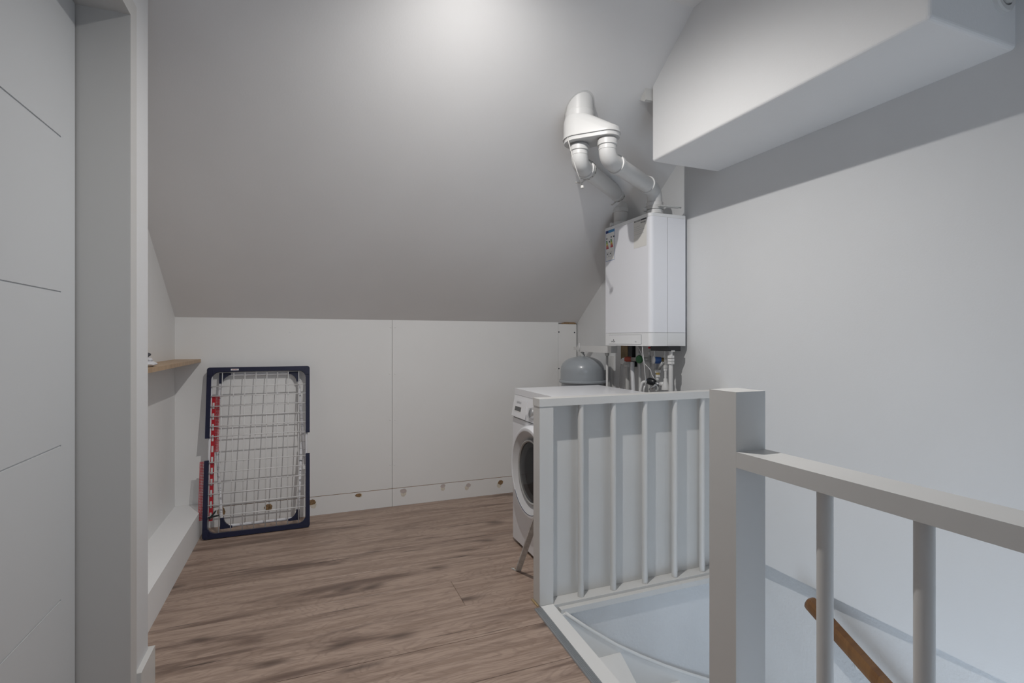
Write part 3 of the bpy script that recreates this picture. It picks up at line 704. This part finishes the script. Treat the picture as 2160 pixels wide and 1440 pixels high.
# ------------------------------------------------------------------ expansion vessel with its trunking
D_ = 3.56; r_ = ray(1228.5, 780); vx, vy = r_[0] * D_, r_[1] * D_
def vz(v): return HC + (HY - v) / F * D_
R_ = 46.0 * D_ / F
ve = thing('expansion_vessel', 'grey domed expansion vessel between the washing machine and boiler', 'expansion vessel', (vx, vy, vz(802) - .20))
zt_, zr = vz(750.5), vz(803)
H_ = zt_ - zr
prof = [(R_ * k_, zr + H_ * h_) for k_, h_ in ((0, 1), (.2, .987), (.42, .95), (.64, .885), (.80, .80), (.91, .69), (.97, .58), (.995, .47), (1, .38), (1, 0))]
bm = BM(); lathe(bm, [(r, z) for r, z in prof][::-1], (vx, vy, 0), seg=48); obj('upper_shell', bm, VESSEL, ve, smooth=True)
bm = BM(); lathe(bm, [(R_, zr + .004), (R_ * 1.035, zr + .008), (R_ * 1.075, zr + .002), (R_ * 1.075, zr - .006), (R_ * 1.035, zr - .012), (R_, zr - .008)], (vx, vy, 0), seg=48); obj('clamp_ring', bm, VESSEL, ve, smooth=True)
bm = BM(); lathe(bm, [(0, zr - .20), (R_ * .5, zr - .195), (R_ * .85, zr - .16), (R_ * .96, zr - .11), (R_ * .96, zr)], (vx, vy, 0), seg=48); obj('lower_shell', bm, VESSEL, ve, smooth=True)
bm = BM(); lathe(bm, [(.016, zt_ - .004), (.019, zt_ + .004), (.019, zt_ + .010), (.012, zt_ + .012), (.014, zt_ + .022), (.010, zt_ + .026)], (vx, vy, 0), seg=16); obj('top_fitting', bm, PVC2, ve, smooth=True)
box_part('wall_bracket', (vx + R_ * .8, XR, vy - .02, vy + .02, zr - .035, zr - .015), STEEL, ve)
tr = thing('pipe_trunking', 'white pipe trunking on the wall above the grey vessel', 'trunking', (1.92, 3.3, 1.03))
ya_ = pt(1289, 735, x=1.745).y
tz1, tz0 = vz(728.5) , vz(741.5)
box_part('duct', (1.745, 1.79, ya_, pt(1217, 735, x=1.745).y, tz0, tz1), PVC, tr, .003)
box_part('end_plate', (1.925, XR, ya_ - .03, ya_, tz0 - .03, tz1 + .002), PVC, tr, .001)
tube_part('vessel_pipe', [(vx, vy, zt_ + .022), (vx, vy, tz0 + .004)], .009, PVC, tr, 10)
box_part('wall_arm', (1.79, XR, YK - .26, YK - .22, tz0 + .01, tz0 + .03), PVC, tr)
tube_part('clip', [(1.742, pt(1222, 735, x=1.742).y, tz0 + .004), (1.742, pt(1222, 735, x=1.742).y, tz1 + .018)], .004, PVC, tr, 8)
pp = pt(1280.5, 745, x=1.82)
bm = BM(); lathe(bm, [(.006, -.012), (.0135, -.008), (.0145, 0), (.0135, .008), (.006, .012)], (1.82, pp.y, tz0 - .012), (0, 0, 1), 14); obj('pipe_nut', bm, PVC, tr, smooth=True)
tube_part('riser_pipe', [(1.82, pp.y, tz0 - .01), (1.82, pp.y, .25)], .0075, PVC, tr, 10)
p2 = pt(1288.5, 780, x=1.93); box_part('riser_cover', (1.92, XR, p2.y - .016, p2.y + .016, 0, tz0 - .03), PVC, tr)

# ------------------------------------------------------------------ pipework below the boiler
PX = 1.83
pw = thing('boiler_pipework', 'cluster of grey pipes valves and fittings under boiler', 'pipework', (PX, 2.5, .55))
def zp(zx, zy): return (1290 + zx * .07637, 720 + zy * .07637)       # coordinates read off an enlarged crop
def P3(zx, zy, x=PX): u, v = zp(zx, zy); return pt(u, v, x=x)
def W3(w, x=PX): return px(w * .07637, P3(1000, 600, x))
def vp(name, zx, y0, y1, w, m, x=PX, parent=None, seg=12):
    c = P3(zx, (y0 + y1) / 2, x); a_, b_ = P3(zx, y0, x).z, P3(zx, y1, x).z
    bm = BM(); lathe(bm, [(W3(w, x) / 2, b_ - c.z), (W3(w, x) / 2, a_ - c.z)], c, (0, 0, 1), seg); return obj(name, bm, m, parent or pw, smooth=True)
def nut(zx, y0, y1, w, m, x=PX, name='nut'): return vp(name, zx, y0, y1, w, m, x, seg=6)
LOW = 2400
vp('pipe', 440, 560, LOW, 120, PVC2, 1.88); vp('pipe', 785, 560, LOW, 80, PVC, 1.86); vp('pipe', 1040, 190, LOW, 55, PVC2, 1.86)
vp('pipe', 1195, 200, 430, 55, PVC); vp('pipe', 1185, 430, 1000, 40, PVC2, 1.86)
vp('pipe', 1475, 220, 400, 60, PVC); vp('pipe', 1490, 780, 1040, 62, PVC)
vp('pipe', 1636, 270, 420, 105, PVC); vp('pipe', 1636, 600, LOW, 112, PVC)
for y0, y1 in ((388, 455), (468, 535), (548, 622)): nut(1636, y0, y1, 185, PVC)
nut(1636, 245, 285, 215, PVC2, name='collar')
for y0, y1, w, m in ((300, 375, 75, PVC), (395, 575, 95, FIT), (590, 700, 110, PVC2)): nut(1048, y0, y1, w, m, 1.85)
for y0, y1, w in ((405, 460, 100), (530, 590, 85), (775, 825, 85)): nut(1185, y0, y1, w, PVC2, 1.85)
for y0, y1, w, m in ((375, 450, 115, PVC2), (450, 650, 85, FIT), (650, 740, 120, PVC2), (745, 808, 100, PVC), (1020, 1075, 105, PVC), (1080, 1340, 75, PVC)): nut(1485, y0, y1, w, m)
for y0, y1, w, m in ((780, 855, 170, PVC), (857, 915, 110, BRASS), (918, 985, 125, PVC)): nut(1275, y0, y1, w, m)
tube_part('elbow', [P3(1270, 985), P3(1265, 1060), P3(1190, 1110)], .0095, PVC, pw, 10, .02)
tube_part('tee_branch', [P3(1485, 1170), P3(1350, 1170)], .012, PVC, pw, 12)
bm = BM(); lathe(bm, [(.022, 0), (.020, .02), (.012, .042), (.010, .06)], P3(1490, 1335), (0, 0, 1), 14); obj('tee_boot', bm, PVC, pw, smooth=True)
# horizontal red / green valve line (along the wall)
a_, b_ = P3(560, 490), P3(1040, 490)
tube_part('valve_line', [a_, b_], .012, FIT, pw, 12)
kd = (P3(420, 490) - P3(560, 490)).normalized(); kd = Vector((-.75, .66, 0)).normalized()
bm = BM(); lathe(bm, [(.014, 0), (.016, .004), (.016, .032), (.013, .036), (.013, .040), (0, .040)], P3(545, 490), kd, 20); kn = obj('relief_valve_knob', bm, KNOBRED, pw, smooth=True)
bm = BM(); lathe(bm, [(.0125, .0402), (.0125, .043), (0, .043)], P3(545, 490), kd, 20); obj('knob_cap', bm, PVC, kn)
bm = BM(); lathe(bm, [(0, 0), (.020, .002), (.025, .010), (.020, .018), (0, .020)], P3(795, 490, 1.80), (-.85, -.3, 0), 18); g_ = obj('valve_handle', bm, GREEN, pw, smooth=True)
g_.scale = (1, 1, 1)
tube_part('valve_cap', [P3(760, 360), P3(760, 320)], .012, PVC2, pw, 10)
nut(780, 560, 640, 110, PVC2, 1.85)
tube_part('waste_elbow', [P3(440, 700, 1.88), P3(440, 590, 1.88), P3(300, 540, 1.84)], .021, PVC, pw, 14, .03)
# blue capped filling valve
c = P3(1330, 520, 1.82); ad = Vector((-.9, .28, .05)).normalized()
bm = BM(); lathe(bm, [(.019, -.004), (.019, .030), (.016, .032)], c, ad, 20); bv = obj('filling_valve', bm, BLUE, pw, smooth=True)
bm = BM(); lathe(bm, [(.0215, .032), (.0215, .036), (.018, .038), (0, .038)], c, ad, 20); obj('valve_cap', bm, PVC, bv, smooth=True)
bm = BM(); lathe(bm, [(.016, 0), (.016, .022), (0, .022)], c, -ad, 16); obj('brass_body', bm, BRASS, bv, smooth=True)
tube_part('filling_loop', [P3(1270, 590, 1.81), P3(1230, 760, 1.81)], .0075, GREYP, pw, 8); tube_part('filling_loop', [P3(1410, 570, 1.81), P3(1310, 760, 1.81)], .009, FIT, pw, 8)
# under side connections of the boiler
box_part('connection_block', (1.80, 1.88, P3(1740, 190, 1.84).y, P3(1240, 190, 1.84).y, QZ0 - .028, QZ0), BLACK, pw)
vp('red_sleeve', 1055, 150, 195, 90, RED); vp('yellow_sleeve', 1165, 175, 210, 60, BRASS)
# dark timber, and a black strip painted in for the shaded gap behind
tb = tag(box_part('timber_batten', (1.915, XR, P3(500, 300, 1.93).y, P3(310, 300, 1.93).y, P3(400, 640, 1.93).z, QZ0 + .05), TIMBER, None), 'rough brown timber batten fixed behind boiler pipes', 'batten')
box_part('black_gap_strip', (1.905, XR, P3(620, 300, 1.92).y, P3(515, 300, 1.92).y, .95, QZ0 + .02), BLACK, pw)
# ribbed drain hose
hs = [P3(580, 560, 1.83), P3(575, 800, 1.83), P3(600, 1300, 1.82), P3(640, 2300, 1.80)]
dh = thing('drain_hose', 'white ribbed drain hose hanging below the red valve knob', 'hose', hs[-1])
path = fillet(hs, .05, 12); fine = []
for a_, b_ in zip(path, path[1:]):
    n_ = max(1, int((b_ - a_).length / .003))
    fine += [a_.lerp(b_, i / n_) for i in range(n_)]
bm = BM(); tube(bm, fine, [.0128 if i % 2 else .0112 for i in range(len(fine))], 14); obj('hose', bm, mat('hose_grey', (.68, .69, .71), .5), dh)
# cables
cb = thing('boiler_cables', 'two thin white cables dangling from boiler', 'cable', P3(900, 1000))
tube_part('cable', [P3(715, 130, 1.78), P3(830, 330, 1.78), P3(880, 520, 1.78), P3(940, 640, 1.78), P3(1080, 780, 1.78), P3(1110, 920, 1.79), P3(1185, 1030, 1.80)], .0022, PVC, cb, 6, .02)
tube_part('cable', [P3(850, 100, 1.70), P3(860, 300, 1.70), P3(895, 560, 1.71), P3(940, 1080, 1.74), P3(930, 1500, 1.76)], .0026, PVC, cb, 6, .02)
for zx in (215, 370):
    tag(obj('wall_cable', (lambda bm: (tube(bm, [P3(zx + (50 if zx < 300 else -15), 560, 1.93), P3(zx + 20, 800, 1.93), P3(zx, 1250, 1.93), P3(zx, 2300, 1.93)], .0028, 6), bm)[1])(BM()), PVC), ('thin white cable on the wall nearest the grey vessel' if zx == 215 else 'thin white cable on the wall beside the fat grey waste pipe'), 'cable')
# washing machine tap
ta = thing('water_tap', 'black handled water tap with blue end behind the washing machine', 'tap', P3(1330, 1180))
h0, h1 = P3(1000, 1085, 1.80), P3(1190, 1130, 1.81)
hd = (h1 - h0).normalized()
bm = BM(); lathe(bm, [(.014, 0), (.019, .004), (.022, .02), (.018, (h1 - h0).length), (.010, (h1 - h0).length + .006)], h0, hd, 8); th_ = obj('handle', bm, BLACK, ta)
bm = BM(); lathe(bm, [(.0135, -.0015), (.0135, 0), (0, 0)], h0, -hd, 16); 
bmesh.ops.translate(bm, verts=bm.verts, vec=-hd * .002); obj('handle_cap', bm, mat('light_blue', (.16, .33, .62), .4), th_)
tube_part('spindle', [h1, P3(1340, 1190, 1.82)], .009, CHROME, ta, 10)
tube_part('outlet', [P3(1215, 1215, 1.80), P3(1060, 1325, 1.80)], .008, CHROME, ta, 10)
tube_part('body', [P3(1340, 1185, 1.82), P3(1470, 1170, 1.83)], .013, PVC, ta, 12)
tube_part('tap_stem', [P3(1250, 1200, 1.82), P3(1250, 1400, 1.82)], .011, PVC, ta, 12)
hz = thing('inlet_hose', 'white water hose curving down from the black tap handle', 'hose', P3(790, 1330))
tube_part('hose', [P3(985, 1110, 1.79), P3(850, 1120, 1.77), P3(790, 1330, 1.76), P3(770, 1900, 1.74)], .0085, PVC, hz, 12, .06)
tag(obj('loose_hose_end', (lambda bm: (tube(bm, [P3(915, 1225, 1.74), P3(890, 1330, 1.74), P3(880, 1800, 1.74)], .0045, 8), bm)[1])(BM()), PVC), 'thin white hose end sticking up behind the washing machine', 'hose')

# ------------------------------------------------------------------ drying rack
RX0, RYB, RW = -.546, 3.334, .560
RL = .966; tilt = math.asin((3.492 - RYB) / RL)
def RK(s, t, n=0.0):      # s across, t up the rack, n towards the room
    return Vector((RX0 + s, RYB + t * math.sin(tilt) - n * math.cos(tilt), t * math.cos(tilt) + n * math.sin(tilt) * 1.0))
rk = thing('drying_rack', 'folded navy and white clothes drying rack leaning on the low wall', 'drying rack', (RX0 + RW / 2, RYB, 0))
def rbox(bm, s0, s1, t0, t1, n0, n1):
    vs = [bm.verts.new(RK(s, t, n)) for s in (s0, s1) for t in (t0, t1) for n in (n0, n1)]
    for f in ((0, 1, 3, 2), (4, 6, 7, 5), (0, 4, 5, 1), (2, 3, 7, 6), (0, 2, 6, 4), (1, 5, 7, 3)): bm.faces.new([vs[i] for i in f])
def rprism(bm, poly, n0, n1):
    A = [bm.verts.new(RK(s, t, n0)) for s, t in poly]; B = [bm.verts.new(RK(s, t, n1)) for s, t in poly]
    m_ = len(poly); bm.faces.new(A); bm.faces.new(B[::-1])
    for i in range(m_): bm.faces.new((A[i], B[i], B[(i + 1) % m_], A[(i + 1) % m_]))
def ushape(top):
    """navy wing frame: U outline with rounded inside corners"""
    w, h, r = .0225, .026, .045; t1 = .410 if top else .432
    out = [(0, 0), (RW, 0), (RW, t1), (RW - w, t1)]
    for i in range(9):
        a_ = math.radians(0 - 90 * i / 8); out.append((RW - w - r + r * math.cos(a_), h + r + r * math.sin(a_)))
    for i in range(9):
        a_ = math.radians(-90 - 90 * i / 8); out.append((w + r + r * math.cos(a_), h + r + r * math.sin(a_)))
    out += [(w, t1), (0, t1)]
    # round the outside corners
    r2 = .014; o2 = []
    for i in range(5):
        a_ = math.radians(180 + 90 * i / 4); o2.append((r2 + r2 * math.cos(a_), r2 + r2 * math.sin(a_)))
    for i in range(5):
        a_ = math.radians(270 + 90 * i / 4); o2.append((RW - r2 + r2 * math.cos(a_), r2 + r2 * math.sin(a_)))
    out = o2 + out[2:]
    return [(s, RL - t) for s, t in out] if top else out
for top in (True, False):
    bm = BM(); rprism(bm, ushape(top), 0.0, .026); wing = obj('wing_frame', bm, NAVY, rk, .003)
    for s in (.004, RW - .030):
        bm = BM(); t_ = RL - .052 if top else .010
        rbox(bm, s, s + .026, t_, t_ + .042, .020, .030); obj('hinge_block', bm, NAVY, wing, .004)
    ts = (.854, .798, .739, .681, .623, .565) if top else (.420, .362, .303, .243, .182, .120)
    for t in ts:
        bm = BM(); tube(bm, [RK(.014, t, .019), RK(RW - .014, t, .019)], .0029, 8); obj('cross_wire', bm, WIRE, rk)
for i in range(8):
    s = .079 + .0597 * i
    bm = BM(); tube(bm, [RK(s, .024, .013), RK(s, RL - .024, .013)], .0026, 8); obj('long_wire', bm, WIRE, rk)
# main side tubes
for s in (.021, RW - .019):
    bm = BM(); tube(bm, [RK(s, .03, .004), RK(s, RL - .03, .004)], .0072, 12); sd = obj('side_tube', bm, TUBE, rk)
# folded legs
def leg(pts, corners, n):
    P_ = [RK(s, t, n) for s, t in pts]
    bm = BM(); tube(bm, fillet(P_, .03, 6), .0085, 12); lg = obj('folding_leg', bm, TUBE, rk)
    for k_, (s, t, ds, dt) in enumerate(corners):
        bm = BM(); poly = [(s, t), (s + ds, t), (s + ds, t + dt * .22)]
        for i in range(1, 8):
            a_ = i / 8 * math.pi / 2; poly.append((s + ds - (ds - ds * .28) * math.sin(a_), t + dt - (dt - dt * .22) * math.cos(a_)))
        poly += [(s + ds * .28, t + dt), (s, t + dt)]
        rprism(bm, poly, n - .011, n + .010); obj('corner_bracket', bm, NAVY, lg, .002)
    a_, b_ = P_[0], P_[1]
    for (a_, b_) in ((P_[0], P_[1]), (P_[2], P_[3])):
        for i in range(1, 12):
            c = a_.lerp(b_, i / 12); bm = BM(); lathe(bm, [(.0087, -.0012), (.0094, 0), (.0087, .0012)], c, (b_ - a_), 12); obj('wire_ring', bm, GREYP, lg)
    return lg
leg([(.022, .10), (.069, .926), (.491, .926), (.535, .36)], [(.060, .935, .062, -.062), (.500, .935, -.062, -.062)], -.012)
leg([(.052, .54), (.090, .052), (.493, .052), (.513, .50)], [(.081, .040, .062, .062), (.502, .040, -.062, .062)], -.030)
# red slotted strip with white tabs and the perforated strips beside it
bm = BM(); rbox(bm, .024, .047, .095, .80, .004, .0065); rs = obj('red_strip', bm, RED, rk)
for i in range(11):
    t = .105 + i * .062
    bm = BM(); rbox(bm, .0315, .0415, t, t + .036, .0062, .0085); obj('white_tab', bm, PVC, rs)
def perforated(s0, s1, t0, t1, n, nm):
    bm = BM(); cols_ = 3; rows = int((t1 - t0) / .0085)
    for i in range(cols_ + 1):
        s = s0 + (s1 - s0) * i / cols_; rbox(bm, s - .0011, s + .0011, t0, t1, n, n + .0012)
    for j in range(rows + 1):
        t = t0 + (t1 - t0) * j / rows; rbox(bm, s0 - .001, s1 + .001, t - .0016, t + .0016, n + .0001, n + .0011)
    return obj(nm, bm, RED, rk)
perforated(.049, .066, .48, .80, .001, 'perforated_strip'); perforated(-.024, -.003, .105, .425, .004, 'perforated_strip')
# maker's tag
bm = BM(); rbox(bm, .124, .166, RL - .0195, RL - .0095, .026, .0266); tg = obj('maker_tag', bm, PAPER, rk)
upv = (RK(0, 1) - RK(0, 0)).normalized()
text_part('maker_lettering', 'LEIFHEIT', .0078, frame_mat(RK(.145, RL - .0145, .0267), (1, 0, 0), upv), RED, tg)
# clothes peg on the rack
pg = thing('clothes_peg', 'dark green clothes peg clipped to the lowest wire of the rack', 'peg', RK(.035, .12, .02))
c = RK(.04, .118, .0225)
for s_, a_ in ((1, 52), (-1, 8)):
    e_ = Vector((math.cos(math.radians(a_)), 0, math.sin(math.radians(a_))))
    bm = BM(); tube(bm, [c - e_ * .014, c, c + e_ * .03 , c + e_ * .043], [.0035, .005, .005, .0035], 8); obj('jaw', bm, mat('dark_green_plastic', (.02, .03, .03), .45), pg)

# ------------------------------------------------------------------ shelf and what lies on it
shz = 1.0065
sh = thing('corner_shelf', 'narrow oak shelf fixed in the corner of the left recess', 'shelf', (-.65, 2.9, shz - .02))
box_part('board', (XL, -.586, 2.06, YK - .001, shz - .019, shz), OAK, sh, .0015)
cl_c = pt(313, 770, x=-.625)
cy = cl_c.y
ct = thing('cloth_bundle', 'small crumpled black and white cloth at the end of the oak shelf', 'cloth', (-.63, cy, shz))
def lump(name, c, r, m, seed, th=None):
    bm = BM(); bmesh.ops.create_icosphere(bm, subdivisions=3, radius=1)
    rnd = random.Random(seed); ph = [rnd.uniform(0, 6) for _ in range(6)]
    for v in bm.verts:
        k_ = 1 + .12 * math.sin(5 * v.co.x + ph[0]) * math.sin(4 * v.co.z + ph[1]) + .08 * math.sin(9 * v.co.y + ph[2])
        v.co = Vector((c[0] + v.co.x * r[0] * k_, c[1] + v.co.y * r[1] * k_, max(shz + .0005, c[2] + v.co.z * r[2] * k_)))
    return obj(name, bm, m, ct, smooth=True)
lump('white_fold', (-.622, cy - .01, shz + .012), (.026, .055, .013), CLOTH, 1)
lump('white_fold', (-.634, cy - .012, shz + .030), (.024, .048, .011), CLOTH, 2)
lump('dark_fold', (-.646, cy - .03, shz + .048), (.030, .074, .016), CLOTHD, 3)
lump('dark_fold', (-.640, cy + .012, shz + .030), (.008, .014, .010), CLOTHD, 5)

# ------------------------------------------------------------------ recessed downlights (above the picture)
for i, (x, y, z, e) in enumerate(LAMPS):
    dl = thing('downlight', 'round recessed downlight close to the sloping ceiling' if i == 0 else 'round recessed downlight behind the viewpoint', 'downlight', (x, y, ZC))
    bm = BM(); lathe(bm, [(.046, 0), (.046, .004), (.040, .007), (.032, .005), (.032, 0)], (x, y, ZC), (0, 0, -1), 28); obj('bezel', bm, CHROME, dl, smooth=True)
    bm = BM(); lathe(bm, [(.032, .0005), (.032, .002), (0, .002)], (x, y, ZC), (0, 0, -1), 28); obj('lens', bm, LAMPG, dl)
